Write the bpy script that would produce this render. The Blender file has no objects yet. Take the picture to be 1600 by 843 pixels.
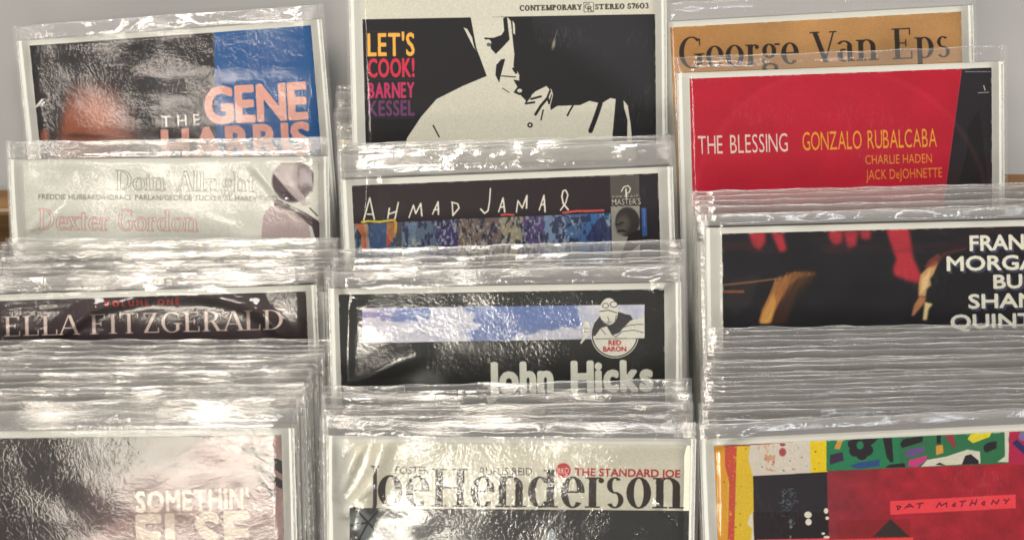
import bpy, math, random
import numpy as np
from mathutils import Vector, Matrix

# ---------------------------------------------------------------- camera, world, light
scene = bpy.context.scene
COL = scene.collection
FPX, CX, CY = 3300.0, 800.0, 421.5          # focal length and centre, in pixels of a 1600-wide frame
PITCH = math.radians(50)
LEAN = math.radians(42)                     # how far the sleeves lean back from vertical
AIM = np.array([0.0, 0.0, 0.135]); DIST = 0.82
cf = np.array([0, math.cos(PITCH), -math.sin(PITCH)])
cu = np.array([0, math.sin(PITCH), math.cos(PITCH)])
cr = np.array([1.0, 0, 0])
CAM = AIM - cf * DIST

cam_d = bpy.data.cameras.new('camera'); cam = bpy.data.objects.new('camera', cam_d); COL.objects.link(cam)
cam_d.sensor_width = 36; cam_d.lens = 36 * FPX / 1600; cam_d.clip_start = 0.01; cam_d.clip_end = 100
cam.location = CAM; cam.rotation_euler = (math.pi/2 - PITCH, 0, 0)
scene.camera = cam

world = bpy.data.worlds.new("World"); scene.world = world; world.use_nodes = True
bg = world.node_tree.nodes['Background']; bg.inputs[0].default_value = (1.0, 0.95, 0.89, 1); bg.inputs[1].default_value = 0.13

scene.view_settings.view_transform = 'Standard'; scene.view_settings.look = 'None'
scene.view_settings.exposure = 0.0; scene.view_settings.gamma = 1
scene.cycles.max_bounces = 10; scene.cycles.transparent_max_bounces = 96
scene.cycles.glossy_bounces = 4; scene.cycles.diffuse_bounces = 3
scene.cycles.use_denoising = True; scene.cycles.sample_clamp_indirect = 4
scene.cycles.caustics_reflective = False; scene.cycles.caustics_refractive = False

NRM = np.array([0, -math.cos(LEAN), math.sin(LEAN)])
def ray(px, py):
    d = cf + cr * (px - CX) / FPX - cu * (py - CY) / FPX
    return d
def unproj(px, py, s):                      # s = pixels per millimetre at that depth
    return CAM + ray(px, py) * (FPX / s / 1000.0)
def mirror_point(px, py, R):                # where a lamp stands that the flat film at px,py mirrors
    P = unproj(px, py, 4.1); d = P - CAM; d /= np.linalg.norm(d)
    r = d - 2 * d.dot(NRM) * NRM
    return P + r * R
def area(name, loc, target, sx, sy, power, col, rot=0):
    l = bpy.data.lights.new(name, 'AREA'); l.shape = 'RECTANGLE'; l.size = sx; l.size_y = sy; l.energy = power; l.color = col
    o = bpy.data.objects.new(name, l); COL.objects.link(o); o.location = loc
    q = (Vector(target) - Vector(loc)).to_track_quat('-Z', 'Y'); o.rotation_euler = (q.to_matrix() @ Matrix.Rotation(rot, 3, 'Z')).to_euler()
    return o
# ceiling fittings of the shop: three seen mirrored in the plastic, one broad bank overhead
L1 = mirror_point(340, 640, 2.3); area('ceiling_or_added_lamp', L1, AIM, 0.36, 0.26, 4.6, (1.0, 0.90, 0.76), 0.25)
L2 = mirror_point(270, 210, 2.6); area('ceiling_or_added_lamp', L2, AIM, 0.46, 0.14, 2.7, (1.0, 0.88, 0.78), -0.5)
L3 = mirror_point(590, 665, 2.5); area('ceiling_or_added_lamp', L3, AIM, 0.20, 0.26, 5.0, (1.0, 0.93, 0.80), 0.7)
area('ceiling_or_added_lamp', (-0.2, -0.5, 2.3), AIM, 1.6, 0.9, 76, (1.0, 0.96, 0.90))
area('ceiling_or_added_lamp', (1.4, 0.5, 2.1), AIM, 1.2, 0.3, 9, (0.80, 0.84, 1.0))

L4 = mirror_point(1500, 1500, 2.0); area('ceiling_or_added_lamp', L4, AIM, 0.9, 0.03, 3.0, (0.86, 0.90, 1.0), 0.1)  # thin bluish lamp added for glints; curled film catches it, flat film misses it
L5 = mirror_point(700, 1700, 2.0); area('ceiling_or_added_lamp', L5, AIM, 0.9, 0.04, 3.5, (1.0, 0.93, 0.82), -0.1)  # warm thin lamp, likewise added for glints on curled film

# ---------------------------------------------------------------- numpy print shop
rng = np.random.default_rng(7)
def vnoise(X, Y, seed=0):                   # smooth value noise, 0..1
    r = np.random.default_rng(seed); T = r.random((256, 256))
    xi = np.floor(X).astype(int); yi = np.floor(Y).astype(int)
    fx = X - xi; fy = Y - yi; fx = fx*fx*(3-2*fx); fy = fy*fy*(3-2*fy)
    a = T[yi & 255, xi & 255]; b = T[yi & 255, (xi+1) & 255]; c = T[(yi+1) & 255, xi & 255]; d = T[(yi+1) & 255, (xi+1) & 255]
    return (a*(1-fx)+b*fx)*(1-fy) + (c*(1-fx)+d*fx)*fy
def fbm(X, Y, seed=0, o=4):
    s = 0; a = .5; t = 0
    for k in range(o):
        s = s + a*vnoise(X*2**k, Y*2**k, seed+k); t += a; a *= .5
    return s/t
def sstep(a, b, x):
    t = np.clip((x-a)/(b-a), 0, 1); return t*t*(3-2*t)

_cap = None
def text_tris(s):
    c = bpy.data.curves.new('t', 'FONT'); c.body = s; c.resolution_u = 3
    o = bpy.data.objects.new('t', c); COL.objects.link(o)
    me = bpy.data.meshes.new_from_object(o.evaluated_get(bpy.context.evaluated_depsgraph_get()))
    me.calc_loop_triangles()
    v = np.array([(p.co.x, p.co.y) for p in me.vertices]); t = np.array([tuple(l.vertices) for l in me.loop_triangles])
    bpy.data.objects.remove(o); bpy.data.curves.remove(c); bpy.data.meshes.remove(me)
    return v, t
CAPH = text_tris('H')[0][:, 1].max()

# serif letters from stems, hairlines and stressed bowls (no serif face ships with Blender's default)
def serif_glyph(ch, xh, T, t):
    P = []; 
    def R(x0, y0, x1, y1): P.append([(x0, y0), (x1, y0), (x1, y1), (x0, y1)])
    def st(x, y0, y1, w=T, a=1, b=1, e=.09):
        R(x, y0, x+w, y1)
        if b: R(x-e, y0, x+w+e, y0+t)
        if a: R(x-e, y1-t, x+w+e, y1)
    def A(cx, cy, rx, ry, a0, a1, tx=T, ty=t, n=20):
        for k in range(n):
            u0 = math.radians(a0+(a1-a0)*k/n); u1 = math.radians(a0+(a1-a0)*(k+1)/n)
            P.append([(cx+rx*math.cos(u0), cy+ry*math.sin(u0)), (cx+rx*math.cos(u1), cy+ry*math.sin(u1)),
                      (cx+(rx-tx)*math.cos(u1), cy+(ry-ty)*math.sin(u1)), (cx+(rx-tx)*math.cos(u0), cy+(ry-ty)*math.sin(u0))])
    def D(x0, y0, x1, y1, w): P.append([(x0, y0), (x0+w, y0), (x1+w, y1), (x1, y1)])
    def ball(x, y, r): P.append([(x+r*math.cos(k*.785), y+r*math.sin(k*.785)) for k in range(8)])
    h = xh
    if ch == ' ': return .35, P
    if ch == "'": ball(.1, .92, .07); D(.06, .72, .1, .92, .05); return .2, P
    if ch == '/': D(0, 0, .3, 1, .07); return .38, P
    if ch in 'EF':
        st(.1, 0, 1); R(.1, 1-t, .62, 1); R(.1, .5, .48, .5+t); R(.62-t, .78, .62, 1); R(.48-t, .4, .48, .63)
        if ch == 'E': R(.1, 0, .66, t); R(.66-t, 0, .66, .25)
        return .72, P
    if ch == 'L': st(.1, 0, 1); R(.1, 0, .64, t); R(.64-t, 0, .64, .28); return .7, P
    if ch == 'I': st(.1, 0, 1); return .1+T+.16, P
    if ch == 'T': st(.3, 0, 1, a=0); R(0, 1-t, .6+T, 1); R(0, .75, t, 1); R(.6+T-t, .75, .6+T, 1); return .72+T, P
    if ch == 'H': st(.1, 0, 1); st(.62, 0, 1); R(.1, .48, .62, .48+t); return .74+T, P
    if ch == 'N': st(.12, 0, 1, t*1.4); st(.72, 0, 1, t*1.4, b=0); D(.7, 0, .1, 1, T); return .9, P
    if ch == 'M': st(.12, 0, 1, t*1.4); st(.82, 0, 1, T); D(.42, 0, .1, 1, T); D(.45, 0, .84, 1, t*1.4); return 1.05, P
    if ch == 'A': D(0, 0, .34, 1, t*1.3); D(.62, 0, .32, 1, T); R(.12, .32, .64, .32+t); R(-.07, 0, .14, t); R(.52, 0, .74+T*.5, t); return .76, P
    if ch == 'V': D(.34, 0, 0, 1, T); D(.36, 0, .68, 1, t*1.3); R(-.08, 1-t, .24, 1); R(.56, 1-t, .8, 1); return .76, P
    if ch == 'Y': D(.34, .45, .02, 1, T); D(.38, .45, .68, 1, t*1.3); st(.33, 0, .5, a=0); R(-.06, 1-t, .26, 1); R(.56, 1-t, .8, 1); return .76, P
    if ch == 'Z': R(.06, 1-t, .62, 1); R(.06, 0, .66, t); D(.05, 0, .45, 1, T); R(.06, .78, .06+t, 1); R(.66-t, 0, .66, .24); return .7, P
    if ch == 'D': st(.1, 0, 1); A(.3, .5, .5, .5, -90, 90); R(.1, 0, .3, t); R(.1, 1-t, .3, 1); return .88, P
    if ch in 'OQ0': A(.42, .5, .4, .52, 0, 360); return .86, P
    if ch in 'CG':
        A(.44, .5, .42, .52, 48, 312); R(.72-t, .72, .72, .95)
        if ch == 'G': st(.6, .1, .46, b=0)
        else: R(.72-t, .05, .72, .2)
        return .84, P
    if ch in 'PRB':
        st(.1, 0, 1); A(.34, .74, .3, .26, -90, 90); R(.1, 1-t, .34, 1); R(.1, .48, .34, .48+t)
        if ch == 'R': D(.6, 0, .36, .5, T); R(.56, 0, .86, t)
        if ch == 'B': A(.36, .26, .34, .26, -90, 90); R(.1, 0, .36, t)
        return .72 if ch != 'R' else .84, P
    if ch == 'S': A(.3, .74, .26, .27, 40, 270, T*.7); A(.3, .25, .28, .26, -150, 90, T*.7); R(.52-t, .72, .52, .95); R(.03, .05, .03+t, .3); return .62, P
    if ch == 'J': st(.18, .1, 1, b=0); A(.05, .1, .13+T, .3, -120, 0); ball(-.03, -.12, .07); return .42, P
    if ch == 'K': st(.1, 0, 1); D(.24, .4, .6, 1, t*1.3); D(.56, 0, .3, .55, T); return .8, P
    if ch == 'U': st(.1, .3, 1, b=0); st(.62, .3, 1, t*1.4, b=0); A(.4, .32, .3, .34, 180, 360); return .8, P
    if ch == '3': A(.28, .75, .24, .26, -90, 150, T*.7); A(.28, .26, .28, .28, -150, 90, T*.7); return .6, P
    if ch == '6': A(.32, .3, .28, .32, 0, 360, T*.8); A(.5, .45, .46, .55, 95, 190, T*.8); return .64, P
    if ch == '7': R(.05, 1-t*2, .58, 1); D(.18, 0, .5, 1, T*.8); return .6, P
    if ch == 'o': A(.3, h/2, .3, h/2+.015, 0, 360); return .63, P
    if ch == 'e': A(.3, h/2, .29, h/2+.015, 0, 318); R(.04, h/2-.01, .58, h/2-.01+t); return .6, P
    if ch == 'c': A(.3, h/2, .29, h/2+.015, 45, 315); return .56, P
    if ch in 'nhm':
        st(.06, 0, 1 if ch == 'h' else h, a=0); R(-.02, (1 if ch == 'h' else h)-t, .06, (1 if ch == 'h' else h))
        A(.33, h-.24, .13+T, .25, 0, 160); st(.33+.13, 0, h-.22, a=0); return .55+T, P
    if ch == 'r': st(.06, 0, h, a=0); R(-.02, h-t, .06, h); A(.3, h-.22, .16, .22, 60, 170, t*1.5); ball(.36, h-.09, .07); return .44, P
    if ch == 'i': st(.06, 0, h, a=0); R(-.02, h-t, .06, h); ball(.06+T/2, h+.18, .075); return .1+T+.07, P
    if ch == 'l': st(.06, 0, 1, a=0); R(-.02, 1-t, .06, 1); return .1+T+.07, P
    if ch == 's': A(.22, h*.74, .19, h*.27, 40, 270, T*.7); A(.22, h*.26, .21, h*.27, -150, 90, T*.7); return .47, P
    if ch == 'd': A(.3, h/2, .29, h/2+.01, 40, 320); st(.46, 0, 1, a=0); R(.38, 1-t, .46, 1); return .5+T+.08, P
    if ch == 'a': A(.2, h*.3, .2, h*.31, 60, 300); st(.32, .04, h-.15, b=0, a=0); A(.22, h-.2, .1+T, .2, 0, 150, T*.8); R(.32, 0, .56, t*1.2); return .58, P
    if ch == 't': st(.1, .05, h+.2, a=0, b=0); R(0, h-t, .36, h); A(.26, .12, .16, .13, 180, 300); return .4, P
    if ch == 'g': A(.27, h*.66, .23, h*.35, 0, 360, T*.9); A(.28, -.1, .27, .15, 0, 360, T*.8, t*1.2); R(.45, h-.06, .62, h); A(.12, .1, .1, .1, 90, 270, t*2); return .6, P
    if ch == 'p': st(.06, -.32, h, a=0); R(-.02, h-t, .06, h); A(.3, h/2, .3, h/2+.01, -140, 140); return .64, P
    if ch == 'x': D(.36, 0, .02, h, T); D(.02, 0, .4, h, t*1.3); R(-.05, 0, .16, t); R(.34, 0, .58, t); R(-.05, h-t, .22, h); R(.34, h-t, .54, h); return .56, P
    if ch == 'b': st(.06, 0, 1, a=0); A(.3, h/2, .3, h/2+.01, -140, 140); return .64, P
    R(.05, 0, .4, .6); return .5, P

class Art:
    """a print, laid out on the insert card; shapes are given in photograph pixels and carried to the card's own millimetres"""
    RES = 6.0; SS = 2; WMM = 120.0
    def __init__(s, card, hmm, base):
        s.card = card; s.H = int(hmm*s.RES)*s.SS; s.W = int(s.WMM*s.RES)*s.SS; s.k = s.RES*s.SS; s.hmm = hmm
        jj, ii = np.meshgrid(np.arange(s.W), np.arange(s.H))
        s.X, s.Y = card.mm_to_px(jj/s.k, ii/s.k)                   # photo px of every texel
        s.rgb = np.ones((s.H, s.W, 3), np.float32)*np.array(base, np.float32)/255
    def _t(s, pts):
        return np.array([[c*s.k for c in s.card.px_to_mm(x, y)] for x, y in pts])
    def _fill(s, M, q):
        x0, y0 = np.floor(q.min(0)).astype(int); x1, y1 = np.ceil(q.max(0)).astype(int)
        x0 = max(x0, 0); y0 = max(y0, 0); x1 = min(x1+1, s.W); y1 = min(y1+1, s.H)
        if x0 >= x1 or y0 >= y1: return
        xx = np.arange(x0, x1)[None, :]+.0; yy = np.arange(y0, y1)[:, None]+.0
        ins = np.zeros((y1-y0, x1-x0), bool); n = len(q)
        for i in range(n):
            ax, ay = q[i]; bx, by = q[(i+1) % n]
            if ay == by: continue
            ins ^= ((yy < ay) != (yy < by)) & (xx < (bx-ax)*(yy-ay)/(by-ay)+ax)
        M[y0:y1, x0:x1] |= ins
    def mask(s, *polys):
        M = np.zeros((s.H, s.W), bool)
        for p in polys: s._fill(M, s._t(p))
        return M
    def blur(s, M, r):
        M = M.astype(np.float32); k = max(1, int(r*6*s.SS/4/1.7)); n = 2*k+1
        for _ in range(2):
            for ax in (0, 1):
                P = np.pad(M, [(k+1, k) if q == ax else (0, 0) for q in (0, 1)], mode='edge'); c = np.cumsum(P, ax, dtype=np.float64)
                M = ((c[n:] - c[:-n]) if ax == 0 else (c[:, n:] - c[:, :-n])).astype(np.float32)/n
        return M
    def spoly(s, pts, col, a=1.0, r=2.0): s.put(s.blur(s.mask(pts), r), col, a)
    def put(s, M, col, a=1.0):
        M = (M.astype(np.float32) if M.dtype == bool else M)*a
        c = np.array(col, np.float32)
        c = c/255 
        s.rgb = s.rgb*(1-M[..., None]) + c*M[..., None]
    def poly(s, pts, col, a=1.0): s.put(s.mask(pts), col, a)
    def ell(s, cx, cy, rx, ry, col, a=1.0, soft=0.0, rot=0):
        u = (s.X-cx)*math.cos(rot)+(s.Y-cy)*math.sin(rot); v = -(s.X-cx)*math.sin(rot)+(s.Y-cy)*math.cos(rot)
        r = np.sqrt((u/rx)**2+(v/ry)**2)
        s.put((r < 1) if soft == 0 else 1-sstep(1-soft, 1+soft, r), col, a)
    def stroke(s, pts, w, col, a=1.0, w1=None):
        P = []; n = len(pts)
        for i in range(n-1):
            (x0, y0), (x1, y1) = pts[i], pts[i+1]; L = math.hypot(x1-x0, y1-y0) or 1; nx, ny = -(y1-y0)/L, (x1-x0)/L
            wa = (w + ((w1 or w)-w)*i/max(n-1, 1))/2; wb = (w + ((w1 or w)-w)*(i+1)/max(n-1, 1))/2
            P.append([(x0+nx*wa, y0+ny*wa), (x1+nx*wb, y1+ny*wb), (x1-nx*wb, y1-ny*wb), (x0-nx*wa, y0-ny*wa)])
            for (cx, cy, r) in ((x0, y0, wa), (x1, y1, wb)): P.append([(cx+r*math.cos(k*.785), cy+r*math.sin(k*.785)) for k in range(8)])
        s.put(s.mask(*P), col, a)
    def dil(s, M, r):
        r *= 6*s.SS/4.0; R = M.copy(); k = int(abs(r))+1; Z = ~M if r < 0 else M; O = Z.copy()
        for dy in range(-k, k+1):
            for dx in range(-k, k+1):
                if dx*dx+dy*dy <= r*r: O |= np.roll(np.roll(Z, dy, 0), dx, 1)
        return ~O if r < 0 else O
    def tmask(s, txt, p0, p1, cap, bold=0, serif=None, gap=0.0, ital=0):
        """p0,p1: baseline ends in photo px; cap: capital height in px"""
        L = math.hypot(p1[0]-p0[0], p1[1]-p0[1]); ux, uy = (p1[0]-p0[0])/L, (p1[1]-p0[1])/L
        M = np.zeros((s.H, s.W), bool)
        if serif:
            xh, T, t = serif; x = 0; Q = []
            for ch in txt:
                w, P = serif_glyph(ch, xh, T, t); Q += [[(a+x, b) for a, b in p] for p in P]; x += w+gap
            xs = [a for p in Q for a, b in p]; a0, a1 = min(xs), max(xs)
            polys = [np.array(p) for p in Q]
        else:
            v, tr = text_tris(txt) if not gap else spaced(txt, gap)
            v = v/CAPH; a0, a1 = v[:, 0].min(), v[:, 0].max(); polys = [v[t_] for t_ in tr]
        for p in polys:
            q = [(p0[0]+ux*((a-a0)/(a1-a0)*L+ital*b*cap)+uy*b*cap, p0[1]+uy*((a-a0)/(a1-a0)*L+ital*b*cap)-ux*b*cap) for a, b in p]
            s._fill(M, s._t(q))
        if bold: M = s.dil(M, bold)
        return M
    def text(s, txt, p0, p1, cap, col, bold=0, a=1.0, **k): s.put(s.tmask(txt, p0, p1, cap, bold, **k), col, a)
    def noise(s, amt, sc, seed=3):
        s.rgb *= (1+amt*(fbm(s.X/sc, s.Y/sc, seed)-.5)*2)[..., None]
    def image(s, name):
        ed = np.minimum(np.minimum(np.arange(s.W)[None, :], s.W-1-np.arange(s.W)[None, :]), np.arange(s.H)[:, None]+np.zeros((1, s.W)))/s.k   # mm from the cut edge
        we = sstep(.55, .1, ed)*sstep(.52, .66, fbm(s.X/7, s.Y/7, 77, 3)); s.put(we, (214, 208, 196), .5)
        sc = sstep(.62, .74, fbm(s.X/90, s.Y/60, 78, 2))*sstep(.5, .75, fbm(s.X/2.2, s.Y/9, 79, 3)); s.put(sc, (190, 186, 180), .10)
        s.rgb = s.rgb*(1+.10*(fbm(s.X/1.1, s.Y/1.1, 80, 1)-.5))[..., None]
        r = s.rgb.reshape(s.H//s.SS, s.SS, s.W//s.SS, s.SS, 3).mean((1, 3)); r = np.clip(r, 0, 1)[::-1]
        im = bpy.data.images.new(name, r.shape[1], r.shape[0]); px = np.ones((r.shape[0], r.shape[1], 4), np.float32); px[..., :3] = r
        im.pixels.foreach_set(px.ravel()); im.update(); im.pack(); return im
def spaced(txt, gap):
    V = []; T = []; x = 0; n = 0
    for ch in txt:
        if ch == ' ': x += .35*CAPH/.7+gap; continue
        v, t = text_tris(ch); v = v-[v[:, 0].min(), 0]; V.append(v+[x, 0]); T.append(t+n); n += len(v); x += v[:, 0].max()+gap
    return np.vstack(V), np.vstack(T)

# ---------------------------------------------------------------- where each sleeve stands
class Card:
    """frame of a leaning sleeve: local x right, z up the card, -y out of its face; millimetres"""
    def __init__(s, px, py, sc, rho_deg, lm=6.0, top=9.0, x_mm=-60.0, W=132.0):
        s.rho = math.radians(rho_deg); s.s = sc; s.lm = lm; s.top = top; s.W = W
        v0 = np.array([0, math.sin(LEAN), math.cos(LEAN)])
        s.u = math.cos(s.rho)*cr + math.sin(s.rho)*v0; s.v = -math.sin(s.rho)*cr + math.cos(s.rho)*v0
        s.n = NRM; s.O = unproj(px, py, sc)                         # print's top left corner on its face
        s.x0 = x_mm
    def px_to_mm(s, px, py):
        d = ray(px, py); t = (s.O-CAM).dot(s.n)/d.dot(s.n); q = (CAM+d*t-s.O)*1000
        return q.dot(s.u), -q.dot(s.v)
    def mm_to_px(s, a, b):
        q = [s.O[i]-CAM[i]+(a*s.u[i]-b*s.v[i])/1000 for i in range(3)]
        z = q[0]*cf[0]+q[1]*cf[1]+q[2]*cf[2]; x = q[0]*cr[0]+q[1]*cr[1]+q[2]*cr[2]; y = q[0]*cu[0]+q[1]*cu[1]+q[2]*cu[2]
        return CX+FPX*x/z, CY-FPX*y/z
    def finish(s, floor):
        # print height above the base so that the lower corner of the sleeve stands on the floor
        k = s.v[2]; lo = min(s.x0-s.lm, 0)*0; 
        xl = -s.lm; xr = -s.lm+s.W
        dz = min(s.u[2]*xl, s.u[2]*xr)/1000
        s.hp = (s.O[2]+dz-floor)/k*1000                              # mm from base up to the print's top edge
        base = s.O - s.v*s.hp/1000 + s.u*0.060 - 0*s.n
        s.base = base + s.n*(-0.0009)
        s.M = Matrix(((s.u[0], -s.n[0], s.v[0], s.base[0]), (s.u[1], -s.n[1], s.v[1], s.base[1]), (s.u[2], -s.n[2], s.v[2], s.base[2]), (0, 0, 0, 1)))
        return s
MAIN = {
 'trio':    Card(46, 71.5, 3.676, 4.1, 6.3, 8.5),
 'tenor':   Card(36, 258, 3.84, 0.6, 6.8, 9.8),
 'singer':  Card(-9, 470, 4.06, 1.8, 7.0, 9.0),
 'else':    Card(-91, 685, 4.42, 0.65, 6.5, 9.5),
 'cook':    Card(565, -12, 3.82, 1.0, 6.4, 6.0),
 'painted': Card(549.5, 290, 3.99, 2.35, 5.2, 12.0),
 'clouds':  Card(529, 460, 4.24, 1.0, 4.8, 8.5),
 'newsred': Card(546, 691, 4.44, -0.5, 9.0, 8.0),
 'ochre':   Card(1047, 43, 3.79, 3.1, 6.0, 10.0),
 'crimson': Card(1077.5, 123, 3.93, 2.1, 6.0, 8.6),
 'night':   Card(1128, 365, 4.15, 1.45, 7.5, 7.5),
 'collage': Card(1116, 696, 4.42, 2.8, 6.0, 8.0),
}
C = MAIN
def zz(x0, y0, k): return lambda *p: [(x0+a*k, y0+b*k) for a, b in p]
ART = {}
# -- blue and black
a = Art(C['trio'], 62, (26, 23, 27))
Z = zz(0, 0, .3375)
a.noise(.25, 60, 5)
a.poly([(334, 30), (520, 15), (520, 300), (337.5, 300)], (12, 82, 142))
g = sstep(490, 340, a.X); a.put(((a.X > 335)*.08*g), (60, 110, 190))
a.ell(140, 240, 76, 106, (92, 44, 32), 1, .28); a.ell(142, 205, 54, 62, (152, 84, 58), .85, .6); a.ell(152, 182, 22, 26, (190, 116, 82), .6, .8); a.ell(112, 196, 12, 22, (186, 104, 70), .4, .8); a.ell(150, 213, 16, 3, (70, 36, 30), .6, .8); a.ell(120, 212, 18, 4, (70, 40, 34), .7, .8)
a.ell(72, 190, 22, 110, (38, 33, 36), 1, .5, .15); a.ell(70, 213, 7, 12, (170, 90, 60), .8, .5)
a.poly(Z((157, 497), (192, 457), (204, 457), (182, 490), (157, 505)), (215, 215, 205))
a.text('THE', (253, 198.5), (312, 195), 17, (215, 212, 205), .5, gap=.45)
a.text('GENE', (323, 192.5), (479, 184), 54, (228, 165, 148), 3.3, gap=.12)
a.text('HARRIS', (256, 252), (484, 239), 47, (222, 158, 143), 3.3, gap=.12)
ART['trio'] = a
# -- white with grey and red outline lettering
a = Art(C['tenor'], 62, (222, 222, 210))
def outl(a, txt, p0, p1, cap, col, r, al, **k):
    M = a.tmask(txt, p0, p1, cap, **k); a.put(a.dil(M, r) & ~a.dil(M, -.25), col, al); a.put(M, (236, 234, 226), .2)
outl(a, "Doin' Allright", (181, 296), (397, 299), 30, (92, 84, 84), .9, .95, serif=(.62, .14, .05), gap=.04)
a.text('FREDDIE HUBBARD/HORACE PARLAN/GEORGE TUCKER/AL HAREWOOD', (60, 311), (433, 314), 8, (110, 104, 100), .1)
outl(a, "Dexter Gordon", (60, 358), (309, 361), 32, (205, 78, 74), .9, .9, serif=(.62, .14, .05), gap=.05)
a.poly([(408, 257), (430, 300), (470, 322), (500, 345), (500, 250)], (226, 226, 214))
a.ell(457, 283, 32, 33, (88, 72, 78), 1, .08); a.ell(452, 262, 12, 14, (190, 176, 172), .9, .5, .5); a.ell(463, 292, 11, 9, (150, 132, 130), .7, .6); a.ell(446, 288, 6, 2.5, (50, 40, 44), .8, .5)
a.stroke([(434, 318), (452, 327), (475, 338), (493, 350), (499, 372)], 13, (84, 70, 76))
a.spoly([(424, 268), (440, 256), (470, 300), (486, 318), (474, 322), (452, 300)], (196, 182, 178), .8, 1.5); a.spoly([(478, 255), (490, 270), (488, 300), (478, 290)], (60, 48, 56), .7, 1.5)
a.spoly([(436, 296), (450, 300), (460, 312), (446, 312)], (54, 42, 48), .8, 1)
a.spoly([(408, 372), (411, 338), (420, 322), (440, 320), (462, 332), (482, 350), (486, 372)], (188, 168, 166), .95, 1); a.spoly([(395, 300), (425, 308), (470, 330), (460, 334), (430, 318), (405, 318)], (206, 204, 192), .7, 1.5)
a.stroke([(484, 325), (496, 337)], 2, (90, 85, 60))
ART['tenor'] = a
# -- maroon with pale roman capitals
a = Art(C['singer'], 62, (50, 38, 42)); a.noise(.3, 40, 9)
a.text('ELLA FITZGERALD', (6, 525), (442, 514), 31, (222, 200, 188), .2, serif=(.62, .14, .045), gap=.04)
a.text('VOLUME ONE', (163, 479), (280, 475), 9, (205, 52, 52), .5, gap=.35)
ART['singer'] = a
# -- shadowy cover with block capitals
a = Art(C['else'], 62, (36, 29, 33))
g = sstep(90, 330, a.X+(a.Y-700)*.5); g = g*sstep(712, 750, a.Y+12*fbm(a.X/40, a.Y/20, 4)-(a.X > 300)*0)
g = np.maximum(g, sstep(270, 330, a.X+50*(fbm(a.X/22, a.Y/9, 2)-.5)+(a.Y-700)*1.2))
a.put(g.astype(np.float32), (182, 150, 145), .85)  # skin-toned picture area with the pinkish glare painted into the print
a.noise(.2, 25, 8)
for p, q, w in (((385, 700), (442, 730), 15), ((400, 730), (442, 758), 9), ((404, 745), (425, 772), 4)):
    for k in range(6):
        o = rng.normal(0, 2, 4); a.stroke([(p[0]+o[0], p[1]+o[1]), ((p[0]+q[0])/2, (p[1]+q[1])/2-2), (q[0]+o[2], q[1]+o[3])], w*.6, (38, 30, 36), .75, w1=w)
a.text("SOMETHIN'", (214, 799), (388, 793), 31, (222, 204, 186), 1.3, gap=.16)
a.text("ELSE", (217, 868), (388, 862), 62, (218, 200, 182), 3.4, gap=.14)
ART['else'] = a
# -- cream and black high-contrast cover
a = Art(C['cook'], 68, (212, 209, 192)); Z = zz(510, 0, .34375); Y = zz(700, 0, .2611)
a.poly([(566, 30.5), (1024, 22), (1032, 330), (570, 330)], (20, 18, 24))
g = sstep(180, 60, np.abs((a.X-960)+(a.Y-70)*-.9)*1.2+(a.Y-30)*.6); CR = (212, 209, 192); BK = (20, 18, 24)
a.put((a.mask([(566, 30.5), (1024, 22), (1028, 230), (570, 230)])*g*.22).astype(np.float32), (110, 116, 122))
# figure: a pale shirted shape leaning over, left of centre
a.poly(Z((655, 78), (680, 215), (728, 345), (620, 390), (500, 450), (430, 530), (365, 628), (300, 900), (1480, 900), (1390, 640), (1382, 560), (1370, 480), (1350, 455), (1352, 490), (1368, 545), (1366, 640), (1298, 640), (1315, 450), (1290, 445), (1250, 470), (1195, 458), (1150, 478), (1050, 480), (1020, 500), (1012, 460), (1025, 420), (1000, 390), (950, 415), (905, 455), (880, 430), (878, 345), (862, 310), (850, 210), (838, 95), (822, 78)), CR)
a.poly(Z((820, 78), (845, 78), (845, 165), (852, 215), (862, 300), (875, 330), (850, 345), (838, 320), (845, 250), (832, 190), (818, 120)), BK, 0)
a.poly(Z((622, 124), (640, 132), (662, 170), (672, 215), (690, 240), (668, 215), (640, 160)), CR)
a.poly(Z((803, 84), (820, 75), (832, 180), (800, 215), (770, 245), (748, 222), (745, 205), (715, 172), (760, 172), (795, 160), (808, 140)), BK)
a.ell(510+733*.34375, 196*.34375, 5.5, 6, CR); a.ell(510+738*.34375, 203*.34375, 3.5, 3, BK, .6)
a.poly(Z((840, 90), (862, 90), (858, 200), (850, 300), (862, 322), (878, 330), (876, 355), (880, 430), (905, 455), (905, 470), (930, 440), (960, 300), (930, 80)), BK)
a.poly(Z((845, 92), (856, 110), (858, 160), (848, 150)), CR)
a.poly(Z((812, 268), (790, 350), (785, 375), (768, 340), (772, 295), (795, 270)), BK)
a.stroke(Z((795, 345), (830, 348), (860, 350)), 1.5, BK); a.stroke(Z((850, 312), (862, 330)), 4, BK)
a.poly(Z((850, 362), (885, 368), (880, 400), (905, 430), (875, 432), (850, 420), (868, 395)), BK); a.ell(510+878*.34375, 412*.34375, 4, 3, CR)
a.stroke(Z((800, 400), (830, 420)), 1, BK)
for p, w in ((((930, 450), (975, 438)), 3), (((905, 470), (945, 465)), 3), (((1020, 405), (1005, 440), (1012, 470)), 3), (((1005, 445), (975, 480), (950, 520)), 4), (((985, 500), (975, 545)), 2), (((1120, 480), (1105, 505), (1095, 525)), 2.5), (((1245, 470), (1225, 530), (1200, 595)), 7), (((485, 570), (512, 622)), 2)): a.stroke(Z(*p), w, BK)
a.stroke(Z((1020, 405), (1028, 430), (1012, 495)), 1.5, CR)
a.ell(510+925*.34375, 568*.34375, 4.2, 4.2, BK); a.ell(510+925*.34375, 568*.34375, 2, 2, CR)
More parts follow.
